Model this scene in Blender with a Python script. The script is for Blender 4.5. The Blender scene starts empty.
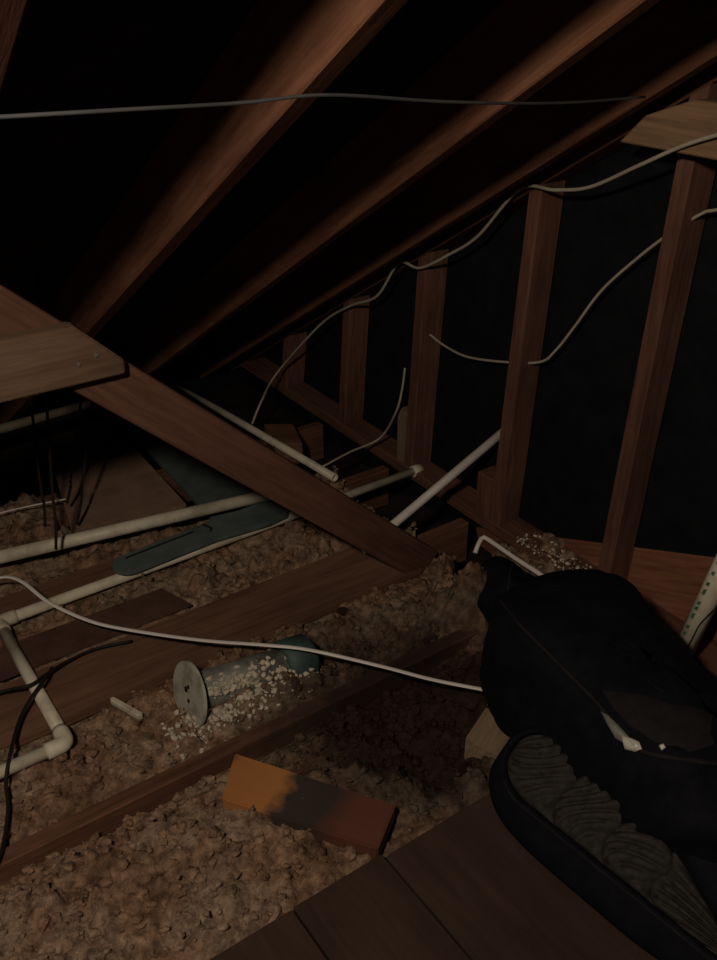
import bpy, bmesh, math, random
import numpy as np
from mathutils import Vector, Matrix
from mathutils.bvhtree import BVHTree

random.seed(7); rng = np.random.default_rng(7)
scene = bpy.context.scene
COL = scene.collection

# ------------------------------------------------------------------ camera
# X runs towards the gable wall, Y along the gable down to the eave, Z up (0 = top of the joists)
F_PX, PITCH, AZ, EYE = 914.0, math.radians(30), math.radians(35), 1.5
cam = bpy.data.objects.new('camera', bpy.data.cameras.new('camera'))
COL.objects.link(cam)
cam.location = (0, 0, EYE)
cam.rotation_euler = (math.radians(90) - PITCH, 0, -AZ)
cam.data.sensor_fit = 'HORIZONTAL'; cam.data.sensor_width = 36
cam.data.lens = F_PX / 717 * 36
cam.data.clip_start = 0.02
scene.camera = cam

# ------------------------------------------------------------------ light
world = bpy.data.worlds.new('world'); scene.world = world
world.use_nodes = True
world.node_tree.nodes['Background'].inputs['Color'].default_value = (0.55, 0.6, 1.0, 1)
world.node_tree.nodes['Background'].inputs['Strength'].default_value = 0.012
bulb = bpy.data.lights.new('attic_bulb', 'POINT')
bulb.energy = 61; bulb.color = (1.0, 0.80, 0.62); bulb.shadow_soft_size = 0.06
bo = bpy.data.objects.new('attic_bulb', bulb); COL.objects.link(bo)
bo.location = (-0.31, 0.18, 1.843)

vs = scene.view_settings
vs.view_transform = 'Standard'; vs.look = 'None'; vs.gamma = 1; vs.use_curve_mapping = False
vs.exposure = 0.0

# ------------------------------------------------------------------ helpers
SLOPE, EAVE = 0.63, 3.2                       # underside of the rafters: z = SLOPE * (EAVE - y)
def roof_z(y): return SLOPE * (EAVE - y)
RN = Vector((0, SLOPE, 1)).normalized()       # outward normal of the roof
RD = Vector((0, -1, SLOPE)).normalized()      # up the roof

def _ray(px, py):
    u = px - 358.5; v = 480 - py
    fw = F_PX * math.cos(PITCH) + v * math.sin(PITCH); z = -F_PX * math.sin(PITCH) + v * math.cos(PITCH)
    return Vector((fw * math.sin(AZ) + u * math.cos(AZ), fw * math.cos(AZ) - u * math.sin(AZ), z))
def at_z(px, py, z):
    d = _ray(px, py); return Vector((0, 0, EYE)) + d * ((z - EYE) / d.z)
def at_x(px, py, x):
    d = _ray(px, py); return Vector((0, 0, EYE)) + d * (x / d.x)
def at_roof(px, py, off=0.0):
    d = _ray(px, py); c = SLOPE * EAVE + off
    return Vector((0, 0, EYE)) + d * ((c - EYE) / (d.z + SLOPE * d.y))

def link(name, me, mat=None, parent=None, smooth=False):
    o = bpy.data.objects.new(name, me); COL.objects.link(o)
    if mat is not None: me.materials.append(mat)
    if parent is not None: o.parent = parent
    if smooth:
        for p in me.polygons: p.use_smooth = True
    return o
def from_bm(name, bm, mat=None, parent=None, smooth=False):
    me = bpy.data.meshes.new(name); bmesh.ops.recalc_face_normals(bm, faces=bm.faces[:]); bm.to_mesh(me); bm.free()
    return link(name, me, mat, parent, smooth)
def thing(name, label, cat, group=None, loc=(0, 0, 0)):
    o = bpy.data.objects.new(name, None); COL.objects.link(o); o.location = loc; o.empty_display_size = .05
    return tag(o, label, cat, group)
def tag(o, label, cat, group=None, kind=None):
    o['label'] = label; o['category'] = cat
    if group: o['group'] = group
    if kind: o['kind'] = kind
    return o
def struct(o): o['kind'] = 'structure'; return o

def box_bm(l, w, h, bev=0.002, warp=0.0, cuts=6):
    """timber, length along local x, centred in y and z"""
    bm = bmesh.new()
    bmesh.ops.create_cube(bm, size=1)
    bmesh.ops.scale(bm, vec=(l, w, h), verts=bm.verts)
    if bev: bmesh.ops.bevel(bm, geom=bm.edges[:], offset=bev, segments=1, affect='EDGES')
    return bm
def frame(p0, p1, up):
    x = (p1 - p0).normalized(); y = Vector(up).cross(x).normalized(); z = x.cross(y)
    m = Matrix((x, y, z)).transposed().to_4x4(); m.translation = (p0 + p1) / 2
    return m
def beam(name, p0, p1, w, h, up, mat, parent=None, bev=0.003):
    p0 = Vector(p0); p1 = Vector(p1)
    o = from_bm(name, box_bm((p1 - p0).length, w, h, bev), mat, parent)
    o.matrix_local = frame(p0, p1, up)
    return o
def block(name, lo, hi, mat, parent=None, bev=0.003):
    lo = Vector(lo); hi = Vector(hi); d = hi - lo
    # local x along the longest side so that grain runs with it
    ax = max(range(3), key=lambda i: d[i]); c = (lo + hi) / 2
    e = Vector((0, 0, 0)); e[ax] = d[ax] / 2
    up = Vector((0, 0, 1)) if ax != 2 else Vector((1, 0, 0))
    m = frame(c - e, c + e, up)
    w = abs(Vector(m.col[1][:3]).dot(d)); h = abs(Vector(m.col[2][:3]).dot(d))
    o = from_bm(name, box_bm(d[ax], w, h, bev), mat, parent); o.matrix_local = m
    return o

def smooth_path(pts, n=8):
    pts = [Vector(p) for p in pts]
    if len(pts) < 3: return pts
    out = []
    P = [pts[0] * 2 - pts[1]] + pts + [pts[-1] * 2 - pts[-2]]
    for i in range(1, len(P) - 2):
        for k in range(n):
            t = k / n; a, b, c, d = P[i - 1], P[i], P[i + 1], P[i + 2]
            out.append(0.5 * ((2 * b) + (c - a) * t + (2 * a - 5 * b + 4 * c - d) * t * t + (3 * b - a - 3 * c + d) * t ** 3))
    out.append(pts[-1]); return out
def tube_mesh(name, pts, r, seg=12, flat=None, cap=True):
    """sweep of a round (or flat oval) section; r a number or a list"""
    pts = [Vector(p) for p in pts]; V = []; Fc = []
    n = len(pts); prev = None
    for i, p in enumerate(pts):
        t = (pts[min(i + 1, n - 1)] - pts[max(i - 1, 0)]).normalized()
        ref = prev if prev is not None else (Vector((0, 0, 1)) if abs(t.z) < .9 else Vector((1, 0, 0)))
        a = ref.cross(t)
        if flat is not None or a.length < 1e-4: a = (Vector((0, 0, 1)) if abs(t.z) < .97 else Vector((1, 0, 0))).cross(t)
        a.normalize(); b = t.cross(a); prev = b
        rr = r[i] if isinstance(r, (list, tuple)) else r
        for k in range(seg):
            th = 2 * math.pi * k / seg
            V.append(p + a * math.cos(th) * rr + b * math.sin(th) * rr * (flat or 1))
    for i in range(n - 1):
        for k in range(seg):
            k2 = (k + 1) % seg
            Fc.append((i * seg + k, i * seg + k2, (i + 1) * seg + k2, (i + 1) * seg + k))
    if cap:
        Fc.append(tuple(range(seg - 1, -1, -1))); Fc.append(tuple(range((n - 1) * seg, n * seg)))
    me = bpy.data.meshes.new(name); me.from_pydata([v[:] for v in V], [], Fc); me.update()
    return me
def tube(name, pts, r, mat, parent=None, seg=12, flat=None, smooth=True, n=8):
    path = smooth_path(pts, n) if smooth else pts
    o = link(name, tube_mesh(name, path, r, seg, flat), mat, parent, True)
    return o
def hollow_pipe(name, p0, p1, ro, ri, mat, parent=None, seg=20):
    """pipe with a wall one can look into at both ends"""
    p0 = Vector(p0); p1 = Vector(p1); t = (p1 - p0).normalized()
    a = (Vector((0, 0, 1)) if abs(t.z) < .9 else Vector((1, 0, 0))).cross(t).normalized(); b = t.cross(a)
    V = []; Fc = []
    rings = [(p0, ro), (p1, ro), (p1, ri), (p0, ri)]
    for p, r in rings:
        for k in range(seg):
            th = 2 * math.pi * k / seg; V.append(p + (a * math.cos(th) + b * math.sin(th)) * r)
    for i in range(4):
        j = (i + 1) % 4
        for k in range(seg):
            k2 = (k + 1) % seg; Fc.append((i * seg + k, i * seg + k2, j * seg + k2, j * seg + k))
    me = bpy.data.meshes.new(name); me.from_pydata([v[:] for v in V], [], Fc); me.update()
    o = link(name, me, mat, parent)
    for i, p in enumerate(me.polygons): p.use_smooth = (i // seg) in (0, 2)
    return o
def prism(name, outline, axis_u, axis_v, normal, origin, thick, mat, parent=None, bev=0.0):
    """flat outline (u, v) given a thickness along normal"""
    bm = bmesh.new(); o3 = Vector(origin); U = Vector(axis_u); W = Vector(axis_v); N = Vector(normal)
    vs_ = [bm.verts.new(o3 + U * u + W * v) for u, v in outline]
    f = bm.faces.new(vs_)
    r = bmesh.ops.extrude_face_region(bm, geom=[f])
    bmesh.ops.translate(bm, vec=N * thick, verts=[g for g in r['geom'] if isinstance(g, bmesh.types.BMVert)])
    if bev: bmesh.ops.bevel(bm, geom=[e for e in bm.edges], offset=bev, segments=2, affect='EDGES')
    return from_bm(name, bm, mat, parent)

# ------------------------------------------------------------------ materials
def new_mat(name, rough=0.8, spec=0.3):
    m = bpy.data.materials.new(name); m.use_nodes = True
    b = m.node_tree.nodes['Principled BSDF']; b.inputs['Roughness'].default_value = rough
    b.inputs['Specular IOR Level'].default_value = spec
    return m, m.node_tree, b
def ramp(nt, fac, stops):
    r = nt.nodes.new('ShaderNodeValToRGB'); nt.links.new(fac, r.inputs['Fac'])
    e = r.color_ramp.elements
    while len(e) < len(stops): e.new(.5)
    for el, (p, c) in zip(e, stops): el.position = p; el.color = (*c, 1)
    return r.outputs['Color']
def noise(nt, scale, vec=None, detail=4, rough=.6):
    n = nt.nodes.new('ShaderNodeTexNoise'); n.inputs['Scale'].default_value = scale
    n.inputs['Detail'].default_value = detail; n.inputs['Roughness'].default_value = rough
    if vec is not None: nt.links.new(vec, n.inputs['Vector'])
    return n.outputs['Fac']
def coords(nt, kind='Object', scale=(1, 1, 1), per_object=True):
    t = nt.nodes.new('ShaderNodeTexCoord'); mp = nt.nodes.new('ShaderNodeMapping')
    nt.links.new(t.outputs[kind], mp.inputs['Vector']); mp.inputs['Scale'].default_value = scale
    if per_object:
        oi = nt.nodes.new('ShaderNodeObjectInfo'); k = nt.nodes.new('ShaderNodeMath'); k.operation = 'MULTIPLY'
        nt.links.new(oi.outputs['Random'], k.inputs[0]); k.inputs[1].default_value = 37.0
        cb = nt.nodes.new('ShaderNodeCombineXYZ')
        for i in range(3): nt.links.new(k.outputs[0], cb.inputs[i])
        nt.links.new(cb.outputs[0], mp.inputs['Location'])
    return mp.outputs['Vector']
def bump(nt, bsdf, fac, strength=.3, dist=.01):
    b = nt.nodes.new('ShaderNodeBump'); b.inputs['Strength'].default_value = strength; b.inputs['Distance'].default_value = dist
    nt.links.new(fac, b.inputs['Height']); nt.links.new(b.outputs['Normal'], bsdf.inputs['Normal'])
def wood(name, dark, mid, light, rough=.85, stain=None):
    m, nt, b = new_mat(name, rough, .2)
    g = noise(nt, 9, coords(nt, 'Object', (.6, 9, 9)), 6, .65)
    col = ramp(nt, g, [(.28, dark), (.5, mid), (.74, light)])
    s = noise(nt, 3.2, coords(nt, 'Object', (.8, 2, 2)), 3)
    mix = nt.nodes.new('ShaderNodeMixRGB'); mix.blend_type = 'MULTIPLY'; mix.inputs['Fac'].default_value = .7
    nt.links.new(col, mix.inputs[1]); nt.links.new(ramp(nt, s, [(.32, (.45, .42, .42)), (.6, (1, 1, 1))]), mix.inputs[2])
    nt.links.new(mix.outputs[0], b.inputs['Base Color'])
    bump(nt, b, g, .35, .004)
    return m
def speckled(name, a, bcol, c, scale, rough=.8, spec=.3, bstr=.2, bdist=.003, stops=(.35, .5, .7)):
    m, nt, b = new_mat(name, rough, spec)
    g = noise(nt, scale, coords(nt), 5, .65)
    nt.links.new(ramp(nt, g, list(zip(stops, (a, bcol, c)))), b.inputs['Base Color'])
    if bstr: bump(nt, b, g, bstr, bdist)
    return m

M = {}
M['rafter'] = wood('rafter_wood', (.12, .050, .030), (.195, .09, .052), (.27, .135, .08))
M['stud'] = wood('stud_wood', (.105, .050, .035), (.17, .085, .058), (.23, .125, .085))
M['red_board'] = wood('red_board', (.16, .065, .042), (.26, .115, .07), (.36, .17, .105))
M['tie'] = wood('tie_wood', (.17, .105, .062), (.25, .16, .095), (.33, .215, .13))
M['joist'] = wood('joist_wood', (.10, .05, .032), (.17, .085, .052), (.24, .13, .08))
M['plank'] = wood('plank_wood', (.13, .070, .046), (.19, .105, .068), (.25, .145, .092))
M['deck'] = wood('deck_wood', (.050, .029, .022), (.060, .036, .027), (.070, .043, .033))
M['brace'] = wood('brace_wood', (.09, .043, .030), (.14, .070, .047), (.19, .10, .065))
M['dusty'] = wood('dusty_wood', (.11, .072, .048), (.16, .105, .070), (.22, .145, .095))
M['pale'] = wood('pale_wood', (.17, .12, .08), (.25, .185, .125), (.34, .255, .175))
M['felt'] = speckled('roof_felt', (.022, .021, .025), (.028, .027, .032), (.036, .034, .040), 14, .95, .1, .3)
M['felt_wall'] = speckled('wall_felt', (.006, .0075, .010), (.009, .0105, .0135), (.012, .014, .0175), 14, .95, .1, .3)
M['card'] = speckled('brown_sheet', (.22, .145, .105), (.28, .185, .135), (.34, .23, .17), 9, .9, .1, .15)
M['card_dark'] = speckled('dark_sheet', (.075, .042, .03), (.105, .06, .042), (.14, .085, .06), 9, .9, .1, .15)
M['floor_dark'] = speckled('dirty_plaster', (.012, .010, .009), (.022, .017, .015), (.035, .028, .024), 9, .95, .1, .2)
M['pvc'] = speckled('pvc', (.50, .47, .36), (.74, .71, .57), (.82, .79, .66), 7, .45, .4, .05)
M['pvc_dim'] = speckled('pvc_dull', (.12, .105, .08), (.19, .17, .13), (.24, .21, .165), 9, .6, .3, .05)  # same plastic in a much darker tone, for one pipe
M['pvc_white'] = speckled('pvc_white', (.60, .58, .52), (.72, .70, .65), (.78, .76, .70), 5, .4, .4, .03)
M['teal'] = speckled('teal_paint', (.075, .105, .103), (.10, .138, .134), (.125, .168, .162), 12, .8, .25, .1)
M['teal_dark'] = speckled('teal_metal', (.03, .058, .058), (.045, .082, .08), (.06, .105, .10), 14, .6, .4, .1)
M['cable_white'] = speckled('cable_white', (.76, .74, .71), (.84, .82, .79), (.88, .86, .83), 6, .5, .4, 0)
M['cable_cream'] = speckled('cable_cream', (.36, .335, .26), (.45, .42, .335), (.52, .485, .40), 6, .5, .4, 0)
M['cable_grey'] = speckled('cable_grey', (.05, .055, .058), (.065, .072, .075), (.085, .09, .092), 6, .5, .4, 0)
M['black'] = speckled('black_wire', (.010, .009, .009), (.014, .013, .013), (.02, .018, .018), 8, .6, .3, 0)
M['strap'] = speckled('dark_strap', (.018, .012, .010), (.026, .018, .014), (.035, .025, .02), 8, .8, .2, 0)
M['lid'] = speckled('lid_metal', (.30, .31, .25), (.46, .48, .40), (.55, .57, .49), 22, .55, .4, .15, .002)
M['can'] = speckled('can_metal', (.10, .10, .09), (.18, .19, .17), (.26, .27, .24), 18, .5, .5, .1)
M['nail'] = speckled('nail_steel', (.1, .09, .08), (.16, .15, .14), (.2, .19, .18), 20, .4, .5, 0)
M['bag'] = speckled('bag_nylon', (.0035, .0042, .0065), (.005, .006, .009), (.0075, .0085, .012), 30, .8, .12, .35, .004)
M['bag_panel'] = speckled('bag_panel', (.010, .009, .011), (.014, .0125, .015), (.019, .017, .019), 40, .8, .2, .3, .003)
M['rim'] = speckled('case_rim', (.0035, .004, .0075), (.005, .0058, .0105), (.007, .008, .014), 30, .8, .12, .2)
M['quilt'] = speckled('quilt_lining', (.026, .025, .023), (.040, .039, .036), (.055, .053, .049), 60, .9, .1, .4, .003)
M['clasp'] = speckled('clasp_metal', (.40, .40, .34), (.60, .60, .52), (.75, .75, .66), 30, .3, .6, 0)
M['green_ink'] = speckled('green_ink', (.05, .13, .06), (.07, .17, .08), (.09, .2, .1), 20, .7, .2, 0)
M['debris'] = speckled('plaster_crumbs', (.40, .36, .28), (.58, .54, .44), (.70, .67, .56), 40, .95, .1, .3)

def insulation_mat(name, cols, sc=38):
    m, nt, b = new_mat(name, 1.0, .05)
    v = coords(nt, 'Object', (1, 1, 1), False)
    g = noise(nt, sc, v, 7, .72); big = noise(nt, 5.5, v, 4, .65)
    c = ramp(nt, g, [(.30, cols[0]), (.45, cols[1]), (.58, cols[2]), (.75, cols[3])])
    mix = nt.nodes.new('ShaderNodeMixRGB'); mix.blend_type = 'MULTIPLY'; mix.inputs['Fac'].default_value = 1
    nt.links.new(c, mix.inputs[1]); nt.links.new(ramp(nt, big, [(.32, (.62, .52, .46)), (.45, (1, .82, .70)), (.55, (1, .96, .90)), (.7, (.95, .97, .88))]), mix.inputs[2])
    nt.links.new(mix.outputs[0], b.inputs['Base Color'])
    bump(nt, b, g, .9, .012)
    return m
def dark_patch(m, centre=(1.0, 1.19, 0), size=(.42, .38, .5)):
    """base colour darkened around a centre beside the scorched block, with a noisy edge"""
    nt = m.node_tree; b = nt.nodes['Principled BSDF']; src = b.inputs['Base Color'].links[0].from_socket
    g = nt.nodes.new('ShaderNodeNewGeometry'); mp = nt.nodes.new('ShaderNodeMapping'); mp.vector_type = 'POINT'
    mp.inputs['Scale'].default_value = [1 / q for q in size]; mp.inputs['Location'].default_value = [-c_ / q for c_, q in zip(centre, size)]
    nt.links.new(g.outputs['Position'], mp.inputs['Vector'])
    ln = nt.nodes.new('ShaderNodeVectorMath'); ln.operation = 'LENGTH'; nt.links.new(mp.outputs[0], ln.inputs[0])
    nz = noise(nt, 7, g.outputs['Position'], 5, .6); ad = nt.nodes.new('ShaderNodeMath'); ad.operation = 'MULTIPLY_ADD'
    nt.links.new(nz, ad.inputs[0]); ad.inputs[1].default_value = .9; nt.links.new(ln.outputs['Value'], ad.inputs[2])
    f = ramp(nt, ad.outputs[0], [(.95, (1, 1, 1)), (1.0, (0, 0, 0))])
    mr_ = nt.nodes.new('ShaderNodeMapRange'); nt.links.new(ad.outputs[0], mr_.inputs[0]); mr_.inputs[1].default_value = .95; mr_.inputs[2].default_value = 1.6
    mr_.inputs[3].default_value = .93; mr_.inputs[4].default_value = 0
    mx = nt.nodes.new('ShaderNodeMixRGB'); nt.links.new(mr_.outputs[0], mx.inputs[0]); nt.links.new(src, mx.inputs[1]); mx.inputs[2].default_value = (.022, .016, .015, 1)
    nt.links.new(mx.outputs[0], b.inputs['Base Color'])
M['insul'] = insulation_mat('loose_insulation', [(.085, .062, .048), (.23, .172, .13), (.38, .295, .225), (.60, .49, .39)])
dark_patch(M['insul']); dark_patch(M['joist'])  # insulation and joists darken over the same patch

# ------------------------------------------------------------------ the setting
# floor: plaster ceiling below the joists, and the boards laid on top of them near the hatch
floor = struct(prism('floor', [(-1.4, -.6), (1.73, -.6), (1.73, 3.4), (-1.4, 3.4)], (1, 0, 0), (0, 1, 0), (0, 0, 1), (0, 0, -.17), .02, M['floor_dark']))
def struct_box(name, lo, hi, mat):
    return struct(block(name, lo, hi, mat, bev=0))
# roof deck and gable sheathing
rc = Vector((0.25, 1.3, roof_z(1.3))) + RN * .15
roof = from_bm('ceiling', box_bm(5.2, 3.2, .016, 0), M['felt']); struct(roof)
roof.matrix_local = frame(rc - RD * 2.3, rc + RD * 2.3, RN)
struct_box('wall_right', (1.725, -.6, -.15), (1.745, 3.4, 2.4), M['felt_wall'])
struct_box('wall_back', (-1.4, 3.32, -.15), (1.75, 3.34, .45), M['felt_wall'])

# deck boards
bx = [.300, .4955, .6945, 1.2905, 1.685]
ends = [.912, .914, .905, .908, .880, .895, .90, .90]
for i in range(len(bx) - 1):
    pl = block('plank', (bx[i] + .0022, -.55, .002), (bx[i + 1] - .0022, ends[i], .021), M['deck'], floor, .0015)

# ------------------------------------------------------------------ rafters
def rafter(x0, x1, y_top, label, depth=.14, group='roof rafters', mat='rafter', y_bot=3.3):
    c0 = Vector(((x0 + x1) / 2, y_bot, roof_z(y_bot))) + RN * depth / 2
    c1 = Vector(((x0 + x1) / 2, y_top, roof_z(y_top))) + RN * depth / 2
    o = beam('rafter', c0, c1, x1 - x0, depth, RN, M[mat], None, .003)
    return tag(o, label, 'rafter', group)
rafter(.235, .273, -.5, 'rafter at the upper edge of the photo beside the dark corner, mostly cut off')
rafter(.655, .693, -.5, 'brightest orange-brown rafter, nearest and steepest in the photo')
rafter(1.100, 1.138, -.5, 'middle rafter running from the long diagonal brace up to the top edge')
rafter(1.495, 1.533, -.5, 'dim rafter lowest of the row, just above the stud tops')
o = rafter(1.635, 1.722, -.5, 'dark end rafter resting on the tops of the wall studs', .14, 'roof rafters', 'joist')

# ------------------------------------------------------------------ gable wall studs on their plate
pl = beam('bottom_plate', (1.677, 3.25, .019), (1.677, -.5, .019), .089, .038, (0, 0, 1), M['stud'])
tag(pl, 'flat timber sole plate under the wall studs, running back to the eave', 'timber')
def stud(y, label, mat='stud'):
    # top cut on the slope of the roof
    y0, y1 = y - .021, y + .021; x0, x1 = 1.632, 1.715
    bm = bmesh.new()
    z0 = -y  # local origin at base centre
    lean = .042
    vv = [(x, yy + (lean * (1 - z / roof_z(y)) if z < .1 else 0), z) for x in (x0, x1) for yy, z in ((y0, .038), (y1, .038), (y1, roof_z(y1)), (y0, roof_z(y0)))]
    L = roof_z(y); cx = (x0 + x1) / 2
    # local x up so that the grain runs with the length
    V = [bm.verts.new((v[2] - L / 2, v[0] - cx, v[1] - y)) for v in vv]
    for f in ((0, 1, 2, 3), (7, 6, 5, 4), (0, 4, 5, 1), (1, 5, 6, 2), (2, 6, 7, 3), (3, 7, 4, 0)): bm.faces.new([V[i] for i in f])
    bmesh.ops.recalc_face_normals(bm, faces=bm.faces[:])
    bmesh.ops.bevel(bm, geom=bm.edges[:], offset=.003, segments=1, affect='EDGES')
    o = from_bm('wall_stud', bm, M[mat])
    m = Matrix(((0, 1, 0, cx), (0, 0, 1, y), (1, 0, 0, L / 2), (0, 0, 0, 1)))
    o.matrix_local = m
    return tag(o, label, 'stud', 'gable wall studs')
stud(1.184, 'tall wall stud behind the black bag, crossed by two cables')
stud(1.594, 'wall stud with a white pipe slipping behind its lower half')
stud(2.012, 'dim wall stud with a cable starting from its middle')
stud(2.400, 'short dark wall stud, third back from the black bag towards the eave')
stud(2.805, 'shortest wall stud, barely visible in the dark eave corner')
# offcuts nailed beside the studs
tag(block('wood_block', (1.634, 1.650, .0385), (1.70, 1.722, .175), M['stud']), 'small upright wood block nailed beside the stud the pipe passes', 'wood block')
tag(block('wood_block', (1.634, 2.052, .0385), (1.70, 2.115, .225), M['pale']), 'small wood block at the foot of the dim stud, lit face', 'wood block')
# tie under the end rafters
yl = 1.30
bm = bmesh.new()
prof = [(yl, 1.165), (yl - .055, 1.222), (1.14, 1.262), (-.4, 1.262), (-.4, 1.165)]
va = [bm.verts.new((y, 1.558, z)) for y, z in prof]; vb = [bm.verts.new((y, 1.628, z)) for y, z in prof]
bm.faces.new(va); bm.faces.new(vb[::-1])
for i in range(5): bm.faces.new((va[i], vb[i], vb[(i + 1) % 5], va[(i + 1) % 5]))
for v in bm.verts: v.co = (v.co.x, v.co.y, v.co.z)
bmesh.ops.recalc_face_normals(bm, faces=bm.faces[:]); bmesh.ops.bevel(bm, geom=bm.edges[:], offset=.003, segments=1, affect='EDGES')
for v in bm.verts: v.co = Vector((v.co.x - .45, -(v.co.y - 1.593), v.co.z - 1.21))
o = from_bm('tie_beam', bm, M['tie'])
o.matrix_local = Matrix(((0, -1, 0, 1.593), (1, 0, 0, .45), (0, 0, 1, 1.21), (0, 0, 0, 1)))
tag(o, 'horizontal timber tie with a sloped cut end, under the rafter at the upper corner', 'timber')
# diagonal sheathing board at the foot of the gable, behind the studs
d = Vector((0, -.63, .268)).normalized()
pA = Vector((1.722, 1.80, -.095)); 
bmn = Vector((0, d.z, -d.y))
bo_ = beam('sheathing_board', pA - bmn * .11, pA + d * 1.6 - bmn * .11, .008, .22, bmn, M['red_board'])
bo_.location.x = 1.7206
tag(bo_, 'reddish brown board set aslant behind the stud feet', 'board')

# ------------------------------------------------------------------ joists
def joist(y, label, x0=-1.1, x1=1.62, h=.14, w=.038):
    return tag(beam('joist', (x0, y, -h / 2 - .001), (x1, y, -h / 2 - .001), w, h, (0, 0, 1), M['joist']), label, 'joist', 'ceiling joists')
joist(.880, 'joist under the ends of the floor boards')
joist(1.34, 'long joist crossing the insulation behind the scorched wood block')
joist(1.745, 'joist covered by the wide loose plank')
joist(2.15, 'joist beneath the thick pipe farther back')
joist(2.555, 'joist under the brown sheet far back')
# wide loose plank on the joist, cut aslant
pk = prism('loose_plank', [(-.95, -.10), (.655, -.105), (.625, .10), (-.95, .095)], (1, 0, 0), (0, 1, 0), (0, 0, 1), (.68 - .68, 0, 0), .019, M['plank'], None, .002)
pk.location = (.68, 1.70, .0)
tag(pk, 'wide brown plank lying flat, its end at the foot of the diagonal brace', 'plank')
kb = at_z(343, 611, .019)
kn = link('knot', tube_mesh('knot', [(kb.x - .68, kb.y - 1.70, .0185), (kb.x - .68, kb.y - 1.70, .0198)], .017, 16), M['strap'], pk)
# sheets and boards lying between the pipes
s1 = prism('fibre_sheet', [(-.5, -.06), (.24, -.055), (.205, .055), (-.5, .06)], (1, 0, 0), (0, 1, 0), (0, 0, 1), (0, 0, 0), .006, M['card_dark'])
s1.location = (.50, 1.875, .012); tag(s1, 'dark brown sheet lying between the loose plank and the nearer pipe', 'sheet')
s2 = prism('loose_board', [(-.8, -.05), (.17, -.05), (.175, .05), (-.8, .05)], (1, 0, 0), (0, 1, 0), (0, 0, 1), (0, 0, 0), .018, M['plank'], None, .002)
s2.location = (.52, 2.085, .002); tag(s2, 'brown board lying between the two long parallel pipes', 'board')
s3 = prism('brown_panel', [(-.165, -.25), (.19, -.25), (.21, .25), (-.06, .25)], (1, 0, 0), (0, 1, 0), (0, 0, 1), (0, 0, 0), .012, M['card'])
s3.location = (.755, 2.53, .012); tag(s3, 'flat brown panel behind the thick pipe, beside the teal sheet', 'panel')
# teal sheet and the teal board with a rounded end
t1 = prism('teal_sheet', [(0, 0), (.30, -.02), (.30, .72), (.03, .72)], (1, 0, 0), (0, 1, 0), (0, 0, 1), (0, 0, 0), .012, M['teal'])
t1.location = (.962, 2.14, .026); tag(t1, 'large teal sheet running back under the diagonal brace', 'sheet')
t2 = thing('teal_board', 'narrow teal board with a rounded end lying over the nearer pipe', 'board', None, (0, 0, 0))
ol = []
for k in range(9):
    th = math.pi / 2 + math.pi * k / 8; ol.append((.05 + .042 * math.cos(th) * 1.1, .0 + .042 * math.sin(th)))
ol += [(.30, -.036), (.46, -.052), (.53, -.046), (.555, -.015), (.55, .035), (.53, .058), (.30, .052)]
body = prism('panel', ol, (1, 0, 0), (0, 1, 0), (0, 0, 1), (0, 0, 0), .016, M['teal'], t2, .002)
slot = prism('slot_strip', [(.05, .018), (.26, .026), (.26, .033), (.05, .025)], (1, 0, 0), (0, 1, 0), (0, 0, 1), (0, 0, .0155), .0012, M['black'], t2)
seam = prism('seam_strip', [(.295, .05), (.305, .05), (.315, .012), (.30, .0), (.296, .004), (.306, .014)], (1, 0, 0), (0, 1, 0), (0, 0, 1), (0, 0, .0155), .0012, M['black'], t2)
t2.location = (.608, 2.024, .052); t2.rotation_euler = (0, 0, math.radians(1.5))

# ------------------------------------------------------------------ diagonal brace and the timber nailed to it
Y0, Y1 = 1.602, 1.640
bd = Vector((.73, 0, -.684)).normalized(); bn = Vector((-bd.z, 0, bd.x))
tl = Vector((.372, (Y0 + Y1) / 2, 1.005)) - bn * .0445
br = beam('diagonal_brace', tl - bn * .005, tl + bd * 1.402 - bn * .005, .038, .099, bn, M['brace'])
tag(br, 'long brown diagonal brace running from the rafters down to the loose plank', 'timber')
pu = prism('cross_timber', [(-1.6, -.046), (.0, -.055), (.002, -.028), (-.082, .056), (-1.6, .054)], (1, 0, 0), (0, 0, 1), (0, 1, 0), (0, 0, 0), .038, M['dusty'], None, .003)
pu.location = (.556, 1.563, .864)
tag(pu, 'dusty horizontal timber whose sawn end is nailed to the diagonal brace', 'timber')
for k, (zx, zz) in enumerate(((.505, .86), (.47, .85))):
    me = tube_mesh('nail_head', [(zx, 1.563, zz), (zx, 1.559, zz)], .004, 10)
    link('nail_head', me, M['nail'], None).parent = pu
    bpy.context.view_layer.update()
for c in pu.children: c.matrix_parent_inverse = pu.matrix_world.inverted()

# ------------------------------------------------------------------ pipes
def straight_pipe(name, p0, p1, r, label, mat, group=None, couplings=()):
    p0 = Vector(p0); p1 = Vector(p1)
    t = thing(name, label, 'pipe', group)
    hollow_pipe('tube', p0, p1, r, r * .78, mat, t)
    for c in couplings:
        a = p0.lerp(p1, c); u = (p1 - p0).normalized()
        hollow_pipe('coupling', a - u * .03, a + u * .03, r * 1.22, r * 1.005, mat, t)
    return t
G = 'plastic pipes in the attic'
pa, pb = at_z(-60, 571, .085), at_z(287, 490.5, .085)
straight_pipe('plastic_pipe', pa, pb, .0185, 'thickest pale plastic pipe, its open end just short of the diagonal brace', M['pvc'], G)
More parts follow.
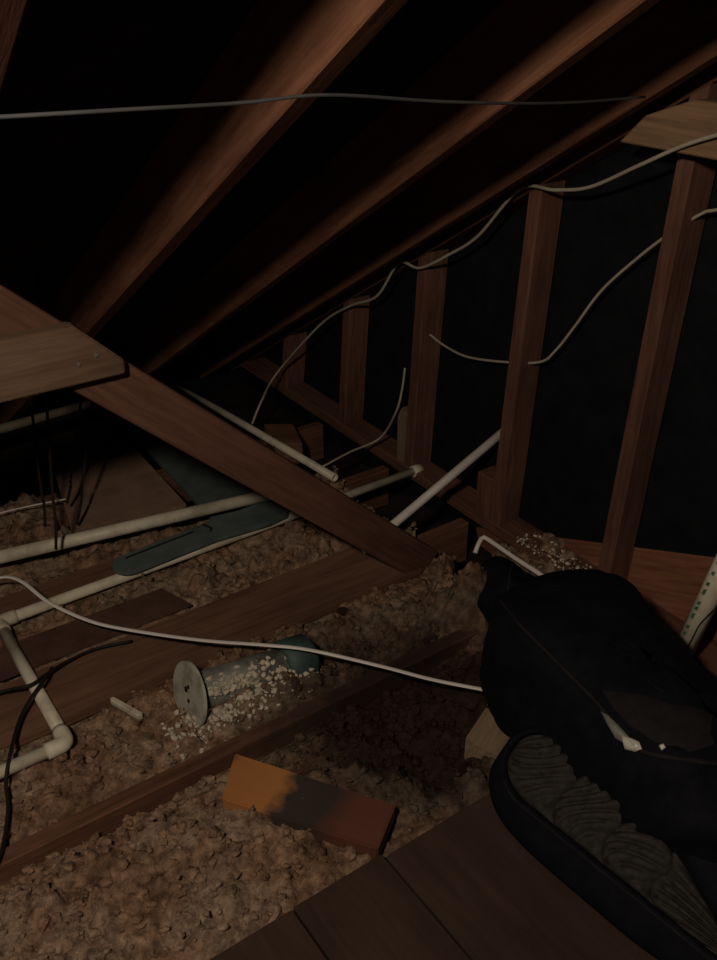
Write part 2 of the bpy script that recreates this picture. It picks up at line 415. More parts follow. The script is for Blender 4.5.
# run of pipe with two elbows
rp = .0145
tp = thing('plastic_pipe_run', 'pale plastic pipe run turning two corners beside the black wires, then running under the brace', 'pipe', G)
E0 = Vector((.300, 2.018, .03)); E1 = Vector((.300, 1.520, .03)); E2 = Vector((-.25, 1.524, .03)); E3 = Vector((1.66, 2.022, .035))
hollow_pipe('tube', E0 + Vector((.02, 0, 0)), E3, rp, rp * .78, M['pvc'], tp)
hollow_pipe('tube', E0 + Vector((0, -.02, 0)), E1 + Vector((0, .02, 0)), rp, rp * .78, M['pvc'], tp)
hollow_pipe('tube', E1 + Vector((-.02, 0, 0)), E2, rp, rp * .78, M['pvc'], tp)
def elbow(c, d1, d2, parent):
    d1 = Vector(d1); d2 = Vector(d2); L = .045; q = .018
    pts = [c + d1 * L, c + d1 * (L - .012), c + d1 * q]
    for k in range(1, 6):
        t = k / 6; pts.append((c + d1 * q) * (1 - t) ** 2 + c * 2 * t * (1 - t) + (c + d2 * q) * t * t)
    pts += [c + d2 * q, c + d2 * (L - .012), c + d2 * L]
    link('elbow', tube_mesh('elbow', pts, rp * 1.25, 18), M['pvc'], parent, True)
elbow(E0, (1, 0, 0), (0, -1, 0), tp); elbow(E1, (0, 1, 0), (-1, 0, 0), tp)
u = (E3 - E0).normalized()
hollow_pipe('end_cap', E3 - u * .03, E3 + u * .004, rp * 1.3, rp * .6, M['pvc'], tp)
straight_pipe('plastic_pipe', at_z(180, 387, .055), at_z(335, 478, .055), .013, 'pale pipe seen along the upper edge of the diagonal brace', M['pvc'], G)
w0 = at_z(362, 551, .03); w1 = at_x(497, 437, 1.655); w2 = w0 + (w1 - w0) * 1.12
straight_pipe('plastic_pipe', w0, w2, .0125, 'bright white pipe rising from behind the brace towards the studs', M['pvc_white'], G)
straight_pipe('plastic_pipe', at_z(-80, 452, .12), at_z(92, 403, .12), .016, 'dim pipe in the shadow under the dusty cross timber', M['pvc_dim'], G)
# pipe leaning on the gable wall, green print and a thin wire on it
lp = thing('leaning_pipe', 'pale printed pipe leaning on the wall beyond the black bag', 'pipe', G)
_a = at_x(691, 634, 1.565); _b2 = at_x(721, 572, 1.585); _d = (_b2 - _a).normalized(); rq = .024
q0 = _a - _d * ((_a.z - .026) / _d.z); q1 = _a + _d * ((.62 - _a.z) / _d.z)
hollow_pipe('tube', q0, q1, rq, rq * .85, M['pvc'], lp)
qd = (q1 - q0).normalized(); qa = Vector((0, 0, 1)).cross(qd).normalized(); qb = qd.cross(qa)
def on_pipe(t, ang, off=.0006): return q0 + qd * t + (qa * math.cos(ang) + qb * math.sin(ang)) * (rq + off)
viewdir = (Vector((0, 0, EYE)) - (q0 + q1) / 2); ang0 = math.atan2(viewdir.dot(qb), viewdir.dot(qa))
for k, tt in enumerate([.10, .125, .145, .175, .20, .215, .245, .27, .30, .33]):
    a0 = ang0 - .75; w = .012 if k % 3 else .018
    P = [on_pipe(tt, a0), on_pipe(tt, a0 + .32), on_pipe(tt + w, a0 + .36), on_pipe(tt + w * .7, a0 + .04)]
    Q = [p + (p - (q0 + qd * tt)).normalized() * .0006 for p in P]
    bm = bmesh.new(); va = [bm.verts.new(p) for p in P]; vb = [bm.verts.new(p) for p in Q]
    bm.faces.new(va); bm.faces.new(vb[::-1])
    for i in range(4): bm.faces.new((va[i], vb[i], vb[(i + 1) % 4], va[(i + 1) % 4]))
    from_bm('printed_mark', bm, M['green_ink'], lp)
wl = [on_pipe(t, ang0 + a, .002) for t, a in ((.04, -.1), (.09, .2), (.13, .25), (.17, .3), (.20, .6), (.22, .95), (.24, 1.4))]
tag(tube('thin_wire', wl, .0016, M['black'], None, 6), 'thin dark wire curling over the printed leaning pipe', 'wire')

# ------------------------------------------------------------------ buried canister with a round lid
cn = thing('round_canister', 'half-buried metal canister with a round grey lid among white crumbs', 'canister', None, (0, 0, 0))
ca = Vector((.572, 1.478, .055)); cb_ = Vector((.85, 1.462, .030)); cd = (cb_ - ca).normalized()
link('body', tube_mesh('body', [ca + cd * .01, cb_], .043, 24), M['can'], cn, True)
lid = link('lid', tube_mesh('lid', [ca + Vector((-.004, .0, .0)), ca + Vector((-.004, 0, 0)) + Vector((.97, .0, -.23)).normalized() * .007], .077, 28), M['lid'], cn)
ld = Vector((.97, .0, -.23)).normalized()
for k, (dy, dz) in enumerate(((.012, .008), (-.006, -.012), (.004, .02))):
    s = ca + Vector((-.004, dy, dz)) - ld * .001
    s = s - ld * ((s - (ca + Vector((-.004, 0, 0)))).dot(ld))
    link('screw_hole', tube_mesh('screw_hole', [s - ld * .0012, s + ld * .001], .005 if k else .007, 10), M['black'], lid)
link('end_collar', tube_mesh('end_collar', [cb_ - cd * .05, cb_ - cd * .045, cb_ + cd * .02, cb_ + cd * .035], [.046, .058, .058, .04], 24), M['teal_dark'], cn, True)

# ------------------------------------------------------------------ scorched block and small timber
def flat_block(name, corners, z0, z1, mat, label, cat='wood block', bev=.003):
    c = sum((Vector(p) for p in corners), Vector((0, 0))) / len(corners)
    ax = (Vector(corners[1]) - Vector(corners[0])).normalized(); ay = Vector((-ax.y, ax.x))
    ol = [((Vector(p) - c).dot(ax), (Vector(p) - c).dot(ay)) for p in corners]
    o = prism(name, ol, (1, 0, 0), (0, 1, 0), (0, 0, 1), (0, 0, 0), z1 - z0, mat, None, bev)
    o.location = (c.x, c.y, z0); o.rotation_euler = (0, 0, math.atan2(ax.y, ax.x))
    return tag(o, label, cat)
m, nt, b = new_mat('scorched_wood', .55, .35)
v = coords(nt, 'Object', (1, 1, 1), False)
sx = nt.nodes.new('ShaderNodeSeparateXYZ'); nt.links.new(v, sx.inputs[0])
n1 = noise(nt, 14, v, 5); ad = nt.nodes.new('ShaderNodeMath'); ad.operation = 'MULTIPLY_ADD'
nt.links.new(n1, ad.inputs[0]); ad.inputs[1].default_value = .12; nt.links.new(sx.outputs[0], ad.inputs[2])
mr = nt.nodes.new('ShaderNodeMapRange'); nt.links.new(ad.outputs[0], mr.inputs[0]); mr.inputs[1].default_value = -.16; mr.inputs[2].default_value = .24
c = ramp(nt, mr.outputs[0], [(.04, (.16, .07, .035)), (.14, (.42, .18, .06)), (.36, (.47, .21, .07)), (.46, (.055, .045, .04)), (.66, (.05, .038, .034)), (.8, (.14, .055, .036))])
nt.links.new(c, b.inputs['Base Color']); bump(nt, b, noise(nt, 9, coords(nt, 'Object', (.6, 9, 9)), 5), .3, .003)
M['scorched'] = m
flat_block('wood_block', [(.579, 1.281), (.775, .978), (.685, .915), (.500, 1.190)], .001, .039, M['scorched'], 'orange wood block with a dark scorched middle, lying across the joists')
flat_block('wood_block', [(1.00, 1.03), (1.10, 1.075), (1.13, .965), (1.035, .925)], -.02, .045, M['pale'], 'pale wood block between the black bag and the floor boards')
flat_block('wood_block', [(1.175, 1.54), (1.215, 1.53), (1.20, 1.365), (1.16, 1.37)], -.07, .004, M['joist'], 'short dark blocking piece between two joists below the brace foot')
flat_block('wood_block', [(1.385, 2.56), (1.47, 2.50), (1.42, 2.36), (1.335, 2.40)], -.02, .06, M['plank'], 'brown wood offcut lying behind the pipe along the brace')
flat_block('plaster_stick', [(.425, 1.596), (.436, 1.604), (.472, 1.512), (.460, 1.506)], .012, .03, M['debris'], 'small pale broken stick lying on the insulation near the pipe corner', 'debris', .004)

# ------------------------------------------------------------------ insulation (loose fill; uncountable)
def vnoise(x, y, s, seed):
    r = np.random.default_rng(seed); T = r.random((256, 256))
    fx, fy = x / s, y / s; ix = np.floor(fx).astype(int); iy = np.floor(fy).astype(int); tx = fx - ix; ty = fy - iy
    tx = tx * tx * (3 - 2 * tx); ty = ty * ty * (3 - 2 * ty)
    g = lambda a, b_: T[a % 256, b_ % 256]
    return (g(ix, iy) * (1 - tx) + g(ix + 1, iy) * tx) * (1 - ty) + (g(ix, iy + 1) * (1 - tx) + g(ix + 1, iy + 1) * tx) * ty
def worley(x, y, s, seed):
    r = np.random.default_rng(seed); A = r.random((128, 128)); B = r.random((128, 128)); Hh = r.random((128, 128))
    fx, fy = x / s, y / s; ix = np.floor(fx).astype(int); iy = np.floor(fy).astype(int)
    best = np.full(x.shape, 9.); hv = np.zeros(x.shape)
    for dx in (-1, 0, 1):
        for dy in (-1, 0, 1):
            jx, jy = ix + dx, iy + dy
            d = np.hypot(jx + A[jx % 128, jy % 128] - fx, jy + B[jx % 128, jy % 128] - fy)
            w = d < best; best = np.where(w, d, best); hv = np.where(w, Hh[jx % 128, jy % 128], hv)
    return best, hv
def insul_height(x, y):
    wx = x + .02 * (vnoise(x, y, .03, 1) - .5) * 2; wy = y + .02 * (vnoise(x, y, .03, 2) - .5) * 2
    d1, h1 = worley(wx, wy, .055, 3); d2, h2 = worley(wx, wy, .022, 4)
    rough = 1.25 * (.030 * h1 * np.clip(1 - d1 * 1.1, 0, 1) ** .7 + .013 * h2 * np.clip(1 - d2, 0, 1) ** .6
             + .030 * (vnoise(x, y, .16, 5) - .5) + .010 * (vnoise(x, y, .012, 6) - .5))
    for sc_, sd, dp in ((.13, 31, .022), (.07, 32, .014)):
        rough = rough - dp * np.clip(1 - np.abs(vnoise(wx, wy, sc_, sd) - .5) * 13, 0, 1)
    base = np.full(x.shape, -.008)
    amp = np.ones(x.shape)
    # joists stay free: the fill sinks beside them
    for yj, w in ((1.34, .045),):
        k = np.clip(1 - np.abs(y - yj) / w, 0, 1); base -= .05 * np.clip(k * 1.6, 0, 1); amp *= 1 - .6 * k
    k = np.clip(1 - np.abs(y - 1.285) / .045, 0, 1); base -= .045 * k; amp *= 1 - .4 * k
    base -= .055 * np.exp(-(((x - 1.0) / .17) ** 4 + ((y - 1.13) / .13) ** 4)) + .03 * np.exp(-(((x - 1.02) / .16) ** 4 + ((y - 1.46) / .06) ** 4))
    base += .022 * np.exp(-((x - .35) ** 2 / .12 + (y - 1.12) ** 2 / .02))
    # heap around the canister, lump at the foot of the brace, heap on the gable plate
    base += .032 * np.exp(-((x - .69) ** 2 / .022 + (y - 1.435) ** 2 / .0018))
    base += .14 * np.exp(-((x - 1.33) ** 2 / .0045 + (y - 1.385) ** 2 / .004))
    base += .03 * np.exp(-((x - 1.26) ** 2 / .002 + (y - 1.45) ** 2 / .003))
    base += .030 * np.exp(-((x - 1.70) ** 2 / .004 + (y - 1.40) ** 2 / .02))
    base += .05 * np.exp(-((x - .60) ** 2 / .04 + (y - 2.40) ** 2 / .03)) * 0
    z = base + rough * amp
    # flattened under boards, sheets and the deck
    def cap(z, x0, x1, y0, y1, top):
        m_ = (x > x0) & (x < x1) & (y > y0) & (y < y1); return np.where(m_, np.minimum(z, top), z)
    z = cap(z, .285, 1.8, -1, .92, -.02); z = cap(z, -2, 1.33, 1.59, 1.81, -.004)
    z = cap(z, -2, .75, 1.81, 1.94, .008); z = cap(z, -2, .71, 2.02, 2.15, -.002); z = cap(z, .58, .985, 2.26, 2.80, .008)
    z = cap(z, .95, 1.28, 2.10, 2.88, .02); z = cap(z, -.2, 1.66, 1.99, 2.05, .012)
    z = np.maximum(z, -.13)
    edge = .10 * (vnoise(x, y, .09, 21) - .5) + .05 * (vnoise(x, y, .03, 22) - .5)
    z = np.where(((y + edge > 2.27) & ((x + edge > .64) | (y > 2.62))) | ((x + edge > 1.43) & (y + edge > 1.56)), np.minimum(z - .10, -.10) - .1, z)
    return z
xs = np.arange(-.75, 1.72, .0085); ys = np.arange(.45, 3.25, .0085)
GX, GY = np.meshgrid(xs, ys); GZ = insul_height(GX, GY)
nx, ny = len(xs), len(ys)
verts = np.stack([GX.ravel() + .004 * (rng.random(GX.size) - .5), GY.ravel() + .004 * (rng.random(GX.size) - .5), GZ.ravel()], 1)
idx = np.arange(nx * ny).reshape(ny, nx)
quads = np.stack([idx[:-1, :-1].ravel(), idx[:-1, 1:].ravel(), idx[1:, 1:].ravel(), idx[1:, :-1].ravel()], 1)
me = bpy.data.meshes.new('insulation'); me.from_pydata(verts.tolist(), [], quads.tolist()); me.update()
ins = link('insulation', me, M['insul'], None, True)
tag(ins, 'brown loose-fill insulation filling the bays between the joists', 'insulation', None, 'stuff')

ICO_V = []; 
_b = bmesh.new(); bmesh.ops.create_icosphere(_b, subdivisions=1, radius=1)
ICO_V = np.array([v.co[:] for v in _b.verts]); ICO_F = np.array([[v.index for v in f.verts] for f in _b.faces]); _b.free()
def clumps(name, pos, size, mat, label, cat, squash=.75):
    V = []; Fc = []; n = len(ICO_V)
    for i, (p, s) in enumerate(zip(pos, size)):
        sc = s * (0.65 + .7 * rng.random(3)); sc[2] *= squash
        v = ICO_V * (0.7 + .6 * rng.random((n, 1))) * sc
        a = rng.random() * 6.28; ca_, sa = math.cos(a), math.sin(a)
        v = np.stack([v[:, 0] * ca_ - v[:, 1] * sa, v[:, 0] * sa + v[:, 1] * ca_, v[:, 2]], 1) + p
        V.append(v); Fc.append(ICO_F + i * n)
    me = bpy.data.meshes.new(name); me.from_pydata(np.concatenate(V).tolist(), [], np.concatenate(Fc).tolist()); me.update()
    o = link(name, me, mat); return tag(o, label, cat, None, 'stuff')
def free_spots(n, x0, x1, y0, y1):
    x = x0 + (x1 - x0) * rng.random(n); y = y0 + (y1 - y0) * rng.random(n)
    ok = ~((x > .28) & (y < .92)) & ~((np.abs(y - 1.70) < .11) & (x < 1.35)) & ~((y > 1.8) & (y < 1.95) & (x < .76)) & (np.abs(y - 2.02) > .025)
    ok &= ~((y > 2.02) & (y < 2.15) & (x < .72)) & ~((y > 2.1) & (y < 2.9) & (x < 1.3)) & (np.abs(y - 1.34) > .024) & (y > .93 - 9 * (x < .29))
    return x[ok], y[ok]
x, y = free_spots(9000, -.2, 1.6, .55, 2.2)
s = .0035 + .009 * rng.random(len(x)) ** 2.2
z = insul_height(x, y)
clumps('insulation_clumps', np.stack([x, y, z + s * .25], 1), s, M['insul'], 'loose brown clumps strewn over the insulation', 'insulation')
# white crumbs: over the canister and a few on the gable plate
n = 1000
x = .67 + .085 * rng.standard_normal(n); y = 1.432 + .024 * rng.standard_normal(n)
x = np.clip(x, .50, .95); y = np.clip(y, 1.375, 1.50)
s = .0020 + .0060 * rng.random(n) ** 3
z = insul_height(x, y)
on = (np.abs(y - 1.467) < .04) & (x > .60) & (x < .84)
top = np.where(on, .046 + np.sqrt(np.clip(.043 ** 2 - (y - 1.467) ** 2, 0, 1)) - (x - .585) * .08, z)
z = np.maximum(z, top)
clumps('plaster_crumbs', np.stack([x, y, z + s * .4], 1), s, M['debris'], 'white plaster crumbs scattered around the buried canister', 'crumbs')
n = 160
x = 1.62 + .08 * rng.random(n); y = 1.30 + .24 * rng.random(n); s = .0016 + .005 * rng.random(n) ** 3
clumps('pale_fluff', np.stack([x, y, np.maximum(insul_height(x, y), .038) + s * .3], 1), s, M['debris'], 'pale fluff on the sole plate between the two tall studs', 'crumbs')

# ------------------------------------------------------------------ cables
GC = 'electrical cables'
tag(tube('cable', [at_roof(-40, 119, -.012), at_roof(0, 117, -.012), at_roof(120, 110, -.018), at_roof(240, 103, -.012), at_roof(330, 95, -.008), at_roof(450, 102, -.018),
      at_roof(560, 103, -.014), at_roof(645, 97, -.004)], .0024, M['cable_grey'], None, 8), 'thin grey cable strung across under the rafters', 'cable', GC)
xg = 1.607
tag(tube('cable', [at_z(252, 424, .03), at_z(262, 400, .10), at_x(277, 373, 1.55), at_x(320, 325, 1.595), at_x(350, 306, xg), at_x(377, 296, xg), Vector((xg, 2.09, roof_z(2.09) + .012)), at_x(420, 268, xg), at_x(450, 254, xg), at_x(478, 236, xg),
      Vector((xg, 1.62, roof_z(1.62) + .012)), at_x(555, 190, xg), at_x(590, 187, 1.60), at_x(640, 165, 1.56), at_x(680, 147, 1.545), at_x(717, 135, 1.54), at_x(770, 122, 1.54), Vector((1.552, .6, 1.21)), Vector((1.552, .2, 1.20)), Vector((1.552, -.4, 1.21))], .0042, M['cable_cream'], None, 8),
    'cream cable climbing the wall below the lowest rafter to the tie', 'cable', GC)
tag(tube('cable', [at_x(428, 333, 1.668), at_x(445, 346, 1.668), at_x(468, 357, 1.668), at_x(505, 362, 1.668), at_x(540, 362, 1.668), at_x(556, 350, 1.668), at_x(575, 326, 1.668), at_x(602, 290, 1.668), at_x(640, 256, 1.668),
      at_x(672, 232, 1.668), at_x(703, 213, 1.668), at_x(720, 209, 1.668), at_x(790, 190, 1.668), Vector((1.668, .55, 1.12)), Vector((1.668, -.4, 1.15))], .0036, M['cable_cream'], None, 8),
    'pale cable threaded through the studs at mid height', 'cable', GC)
tag(tube('cable', [at_z(322, 467, .06), at_z(350, 452, .075), at_z(380, 438, .10), at_x(396, 412, 1.60), at_x(402, 390, 1.615), at_x(405, 368, 1.62)], .0036, M['cable_cream'], None, 8),
    'short pale cable curving up the side of the dim stud', 'cable', GC)
wc = [at_z(-25, 590, .06), at_z(-8, 580, .10), at_z(8, 577, .11), at_z(24, 583, .11), at_z(50, 603, .10), at_z(90, 621, .09), at_z(130, 630, .085), at_z(200, 640, .10), at_z(265, 645, .115), at_z(310, 650, .11),
      at_z(380, 666, .085), at_z(430, 679, .07), at_z(475, 688, .06), at_z(520, 696, .05)]
tag(tube('cable', wc, .0054, M['cable_white'], None, 10, .5), 'long bright white flat cable stretched from the pipes to the black bag', 'cable', GC)
tag(tube('black_wire', [at_z(-30, 703, .05), at_z(0, 692, .05), at_z(30, 685, .06), at_z(48, 673, .048), at_z(70, 660, .035), at_z(95, 649, .032), at_z(132, 641, .03)], .0036, M['black'], None, 8),
    'black wire crossing the pipe and lying along the loose plank', 'wire', GC)
tag(tube('black_wire', [at_z(52, 668, .04), at_z(44, 680, .057), at_z(30, 700, .052), at_z(19, 722, .045), at_z(10, 755, .05), at_z(6, 782, .03), at_z(8, 810, .02), at_z(2, 850, .01), at_z(-10, 880, .01)], .0042, M['black'], None, 8),
    'black wire hanging down over the pipe corner towards the near edge', 'wire', GC)
tag(tube('thin_wire', [at_z(440, 548, .12), at_z(438, 565, .09), at_z(432, 585, .05), at_z(420, 603, .0)], .0014, M['cable_grey'], None, 6), 'hair-thin wire standing up beside the brace foot', 'wire')
tag(tube('thin_wire', [at_z(-20, 518, .06), at_z(0, 513, .06), at_z(30, 506, .06), at_z(66, 499, .06)], .0022, M['cable_white'], None, 6), 'thin pale wire behind the hanging dark straps', 'wire')

# hanging dark straps
def strap(pt, pb, label):
    pt = Vector(pt); pb = Vector(pb); u = (pt - pb).normalized(); t2 = pt + u * ((roof_z(pt.y) + .17 - pt.z) / u.z) * 1.0
    o = tube('hanging_strap', [t2, pt.lerp(pb, .3), pt.lerp(pb, .7) + Vector((.004, 0, 0)), pb], .0055, M['strap'], None, 8, .7)
    return tag(o, label, 'strap', 'dark straps hanging behind the cross timber')
def at_y(px, py, yy):
    d = _ray(px, py); return Vector((0, 0, EYE)) + d * (yy / d.y)
strap(at_y(37, 455, 2.22), at_y(45, 526, 2.22), 'dark hanging strap ending just above the thick pipe, outermost of four')
strap(at_y(50, 455, 2.10), at_y(56, 549, 2.10), 'longest dark hanging strap, crossing in front of the thick pipe')
strap(at_y(75, 445, 2.40), at_y(67, 503, 2.40), 'shortest dark hanging strap, third of four')
strap(at_y(87, 445, 2.32), at_y(77, 524, 2.32), 'dark hanging strap nearest the brown panel')

# ------------------------------------------------------------------ black bag
bag = thing('black_bag', 'large black soft bag slumped on the floor boards', 'bag', None, (0, 0, 0))
def spow(v, e): return np.sign(v) * np.abs(v) ** e
NU, NV = 120, 64
uu = np.linspace(0, 2 * np.pi, NU, endpoint=False); vv = np.linspace(-np.pi / 2, np.pi / 2, NV)
UU, VV = np.meshgrid(uu, vv)
X = .20 * spow(np.cos(VV), .45) * spow(np.cos(UU), .62); Y = .36 * spow(np.cos(VV), .45) * spow(np.sin(UU), .55); Z = .165 * spow(np.sin(VV), .62)
k = (Z + .165) / .33                     # 0 at the bottom, 1 on top
# sags towards the near end, narrows upwards on the wall side
X = X * (1 - .10 * k) * (1 + .14 * np.clip((Y - .02) / .2, 0, 1) * (X > 0)) * (1 - .48 * np.clip((.14 - Y) / .36, 0, 1) * (X > 0)) - .045 * np.clip(Y / .36, 0, 1) * (X < 0); Z = -.165 + (Z + .165) * (1.0 + .10 * Y / .36 - .10 * (Y < 0) * (Y / .36) ** 2)
X = X - .02 * k * (X > 0)
wr = .010 * (vnoise(X * 1.0 + Y * .4 + 3, Y + Z + 3, .07, 11) - .5) + .014 * (vnoise(X + 5, Y + 2 * Z + 5, .16, 12) - .5) + .004 * (vnoise(X * 2 + Z + 7, Y * 3 + 7, .05, 13) - .5)
R = np.sqrt(X ** 2 + Y ** 2 + Z ** 2) + 1e-6
X, Y = X * (1 + wr / R * 2), Y * (1 + wr / R * 2); Z = np.where(Z > -.15, Z * (1 + wr / R * 2), Z)
a = math.radians(-5)
BX = 1.243 + X * math.cos(a) - Y * math.sin(a); BY = .775 + X * math.sin(a) + Y * math.cos(a); BZ = (Z + .165) * .915 + .0225
BZ = np.maximum(BZ, .0222)
V = np.stack([BX.ravel(), BY.ravel(), BZ.ravel()], 1); ii = np.arange(NU * NV).reshape(NV, NU); Fq = []
for j in range(NV - 1):
    for i in range(NU): Fq.append((ii[j, i], ii[j, (i + 1) % NU], ii[j + 1, (i + 1) % NU], ii[j + 1, i]))
me = bpy.data.meshes.new('bag_body'); me.from_pydata(V.tolist(), [], [tuple(int(q) for q in f) for f in Fq]); me.update()
bb = link('bag_body', me, M['bag'], bag, True)
bvh = BVHTree.FromPolygons([tuple(v) for v in V.tolist()], [tuple(int(q) for q in f) for f in Fq])
def on_bag(px, py, off=.002):
    d = _ray(px, py).normalized(); h = bvh.ray_cast(Vector((0, 0, EYE)), d)
    if h[0] is None: return None
    n_ = h[1] if h[1].dot(d) < 0 else -h[1]
    return h[0] + n_ * off
def strip(name, pix, r, mat, parent, flat=None, off=.002):
    P = [on_bag(*p, off) for p in pix]; P = [p for p in P if p is not None]
    if len(P) > 1: return tube(name, P, r, mat, parent, 8, flat)
strip('zipper', [(560, 665), (585, 690), (605, 712), (622, 735), (640, 750), (665, 757), (700, 762), (716, 764)], .005, M['bag_panel'], bag, None, .001)
strip('seam_piping', [(500, 600), (520, 625), (545, 650), (560, 665)], .004, M['bag_panel'], bag, None, .0005)
strip('seam_piping', [(530, 582), (570, 592), (610, 640), (660, 690), (712, 700)], .003, M['bag'], bag, None, .0005)
# pocket panel on the bag and the pale clasp
def patch(name, ring, thick, mat, parent, off=.001):
    """panel laid on the bag: a fan refined towards its rim, lifted along the surface"""
    P = []; c = np.mean(np.array(ring), 0)
    rows = 6
    for r_ in range(rows + 1):
        t = r_ / rows
        for p in ring:
            q = c + (np.array(p) - c) * t; h = on_bag(q[0], q[1], off + thick * (1 - t ** 4)); P.append(h)
    if any(p is None for p in P): return None
    n = len(ring); Fc = []
    for r_ in range(rows):
        for i in range(n): Fc.append((r_ * n + i, r_ * n + (i + 1) % n, (r_ + 1) * n + (i + 1) % n, (r_ + 1) * n + i))
    me = bpy.data.meshes.new(name); me.from_pydata([p[:] for p in P], [], Fc); me.update()
    return link(name, me, mat, parent, True)
patch('pocket_panel', [(602, 690), (640, 694), (690, 705), (712, 716), (714, 745), (690, 752), (655, 742), (630, 726), (612, 706)], .006, M['bag_panel'], bag)
patch('clasp_tab', [(601, 710), (607, 713), (624, 731), (634, 742), (628, 745), (616, 738), (609, 726)], .004, M['can'], bag, .003)
cl = patch('clasp', [(622, 736), (632, 738), (640, 742), (643, 749), (636, 752), (626, 749)], .006, M['clasp'], bag, .005)
if cl: cl['label'] = 'pale shiny clasp on the bag'
k2 = patch('rivet', [(659, 746), (663, 744), (666, 748), (662, 751)], .004, M['clasp'], bag, .004)
# side lobe behind the bag
lob = thing('black_pouch', 'small black pouch slumped behind the bag near the wall', 'pouch')
bm = bmesh.new(); bmesh.ops.create_icosphere(bm, subdivisions=4, radius=1)
for v in bm.verts:
    n_ = .10 * math.sin(5 * v.co.x + 3 * v.co.z) * math.cos(4 * v.co.y) + .07 * math.sin(9 * v.co.y + 6 * v.co.x); v.co *= 1 + n_
    v.co = Vector((1.415 + .085 * v.co.x, 1.34 + .13 * v.co.y, max(.045 + .085 * v.co.z, -.01)))
from_bm('pouch_body', bm, M['bag'], lob, True)
tube('drawstring', [(1.35, 1.28, .10), (1.39, 1.32, .135), (1.44, 1.36, .132), (1.48, 1.40, .08)], .004, M['bag_panel'], lob, 8)
# bent white rod
rod = [at_z(475, 553, .135), at_z(478, 545, .147), at_z(481, 539, .158), at_z(484, 537, .160), at_z(489, 540, .160), at_z(515, 558, .160), at_z(546, 578, .160), at_z(575, 596, .155)]
tag(tube('bent_rod', rod, .0062, M['pvc_white'], None, 10, None, False), 'thin bright white bent rod poking out behind the bag', 'rod')

# ------------------------------------------------------------------ padded case leaning on the bag
case = thing('padded_case', 'open black padded case with ribbed grey quilted lining, leaning against the bag', 'case', None, (0, 0, 0))
tilt = math.radians(40)
cu = Vector((.087, -1, 0)).normalized(); cv = Vector((math.cos(tilt), 0, math.sin(tilt))); cv = (cv - cu * cv.dot(cu)).normalized(); cnm = cu.cross(cv)
if cnm.z < 0: cnm = -cnm
O = Vector((.955, .895, .080)); LEN, WID = .52, .135
def case_pt(u, v, w): return O + cu * u + cv * v + cnm * w
def span(u):
    """lower and upper edge of the lining at u: round far end, tapering near end"""
    u = min(max(u, 0), LEN); r1 = .085
    k = math.sqrt(max(0, 1 - ((r1 - u) / r1) ** 2)) if u < r1 else 1.0
    q = max(0, (u - .24) / (LEN - .24)); hi = WID * (1 - .88 * q ** 1.25); mid = hi * .5
    if u > LEN - .03: k *= math.sqrt(max(0, 1 - ((u - LEN + .03) / .03) ** 2))
    return mid - k * mid, mid + k * (hi - mid)
US = [0] + [LEN * (1 - math.cos(math.pi * k / 40)) / 2 for k in range(1, 40)] + [LEN]
def loop(lo_out, hi_out, end_out, w):
    """outline round the lining, pushed outwards: below, above and at the ends"""
    P = []
    for u in US:
        P.append((u - end_out * math.cos(math.pi * u / LEN), span(u)[0] - lo_out * (1 - .35 * math.cos(math.pi * u / LEN) ** 6), w))
    for u in reversed(US):
        P.append((u - end_out * math.cos(math.pi * u / LEN), span(u)[1] + (WID - WID * (1 - .88 * max(0, (u - .24) / (LEN - .24)) ** 1.25)) * min(1, hi_out / .012) * .9 + hi_out * (1 - .35 * math.cos(math.pi * u / LEN) ** 6), w))
    return [case_pt(*p) for p in P]
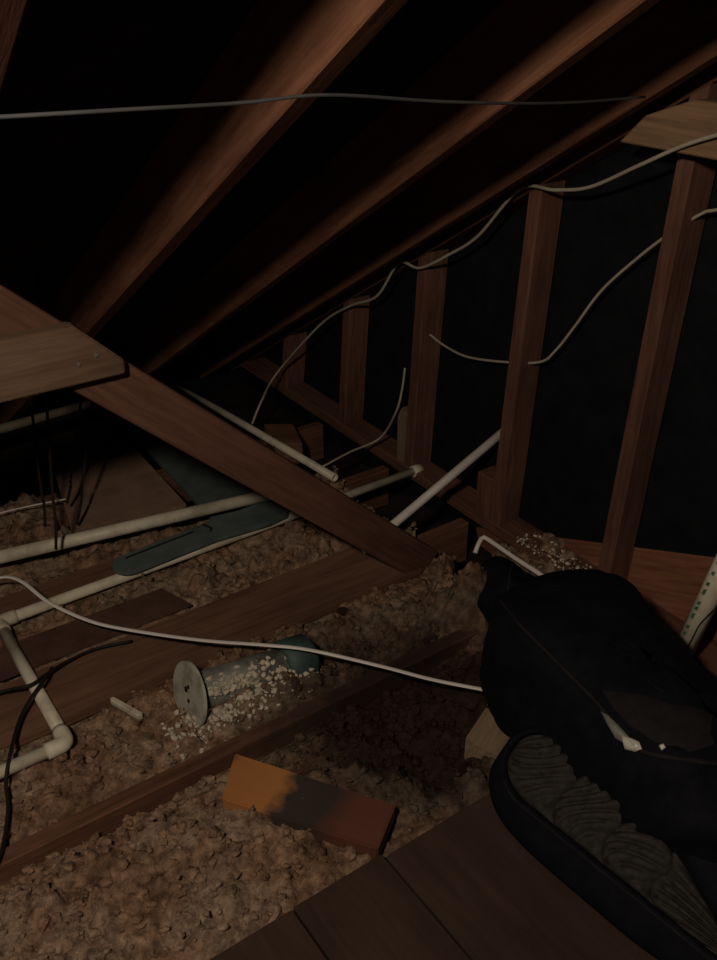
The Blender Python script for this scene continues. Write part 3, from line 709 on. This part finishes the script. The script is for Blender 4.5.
def ring_mesh(name, rows, mat, parent, close_last=False):
    V = []; Fc = []; n = len(rows[0])
    for r_ in rows: V += r_
    for j in range(len(rows) - 1):
        for i in range(n): Fc.append((j * n + i, j * n + (i + 1) % n, (j + 1) * n + (i + 1) % n, (j + 1) * n + i))
    if close_last: Fc.append(tuple(range((len(rows) - 1) * n, len(rows) * n)))
    me = bpy.data.meshes.new(name); me.from_pydata([p[:] for p in V], [], Fc); me.update()
    return link(name, me, mat, parent, True)
ring_mesh('rim', [loop(0, 0, 0, -.006), loop(.001, .001, .001, .008), loop(.006, .005, .004, .013), loop(.016, .010, .008, .011), loop(.045, .014, .014, .006), loop(.066, .016, .018, -.002),
    loop(.072, .016, .02, -.010), loop(.066, .012, .018, -.018), loop(.03, .0, .0, -.035)], M['rim'], case, True)
tube('edge_piping', [case_pt(u, span(u)[0] - .010, .0125) for u in US[6:36:2]], .0022, M['bag_panel'], case, 6)
def swave(v): return .018 * math.sin((v / WID - .5) * 5.0) - .05 * (v / WID - .5)
cuts_ = [.002, .135, .250, .355, LEN - .004]
for sgm in range(4):
    A, B = cuts_[sgm], cuts_[sgm + 1]; na, nb = 40, 72
    V = []; Fc = []
    for i in range(na + 1):
        t = i / na
        for j in range(nb + 1):
            s_ = j / nb; v0 = WID * s_
            a_ = A + (swave(v0) if sgm else 0); b_ = B + (swave(v0) if sgm < 3 else 0)
            u = a_ + (b_ - a_) * t; lo_, hi_ = span(u); v = lo_ + (hi_ - lo_) * s_
            e = max(0, 1 - abs(2 * t - 1) ** 3); es = max(0, 1 - abs(2 * s_ - 1) ** 6)
            rib = abs(math.sin(math.pi * (s_ * 5.0 - 3.6 * t + .35 * math.sin(4 * t + 1.7 * sgm))))
            V.append(case_pt(u, v, -.004 + (.013 * e ** .6 + .013 * (rib ** .8) * min(1, e * 1.3)) * es ** .5))
    for i in range(na):
        for j in range(nb):
            q = i * (nb + 1) + j; Fc.append((q, q + 1, q + nb + 2, q + nb + 1))
    me = bpy.data.meshes.new('quilted_segment'); me.from_pydata([p[:] for p in V], [], Fc); me.update()
    link('quilted_segment', me, M['quilt'], case, True)
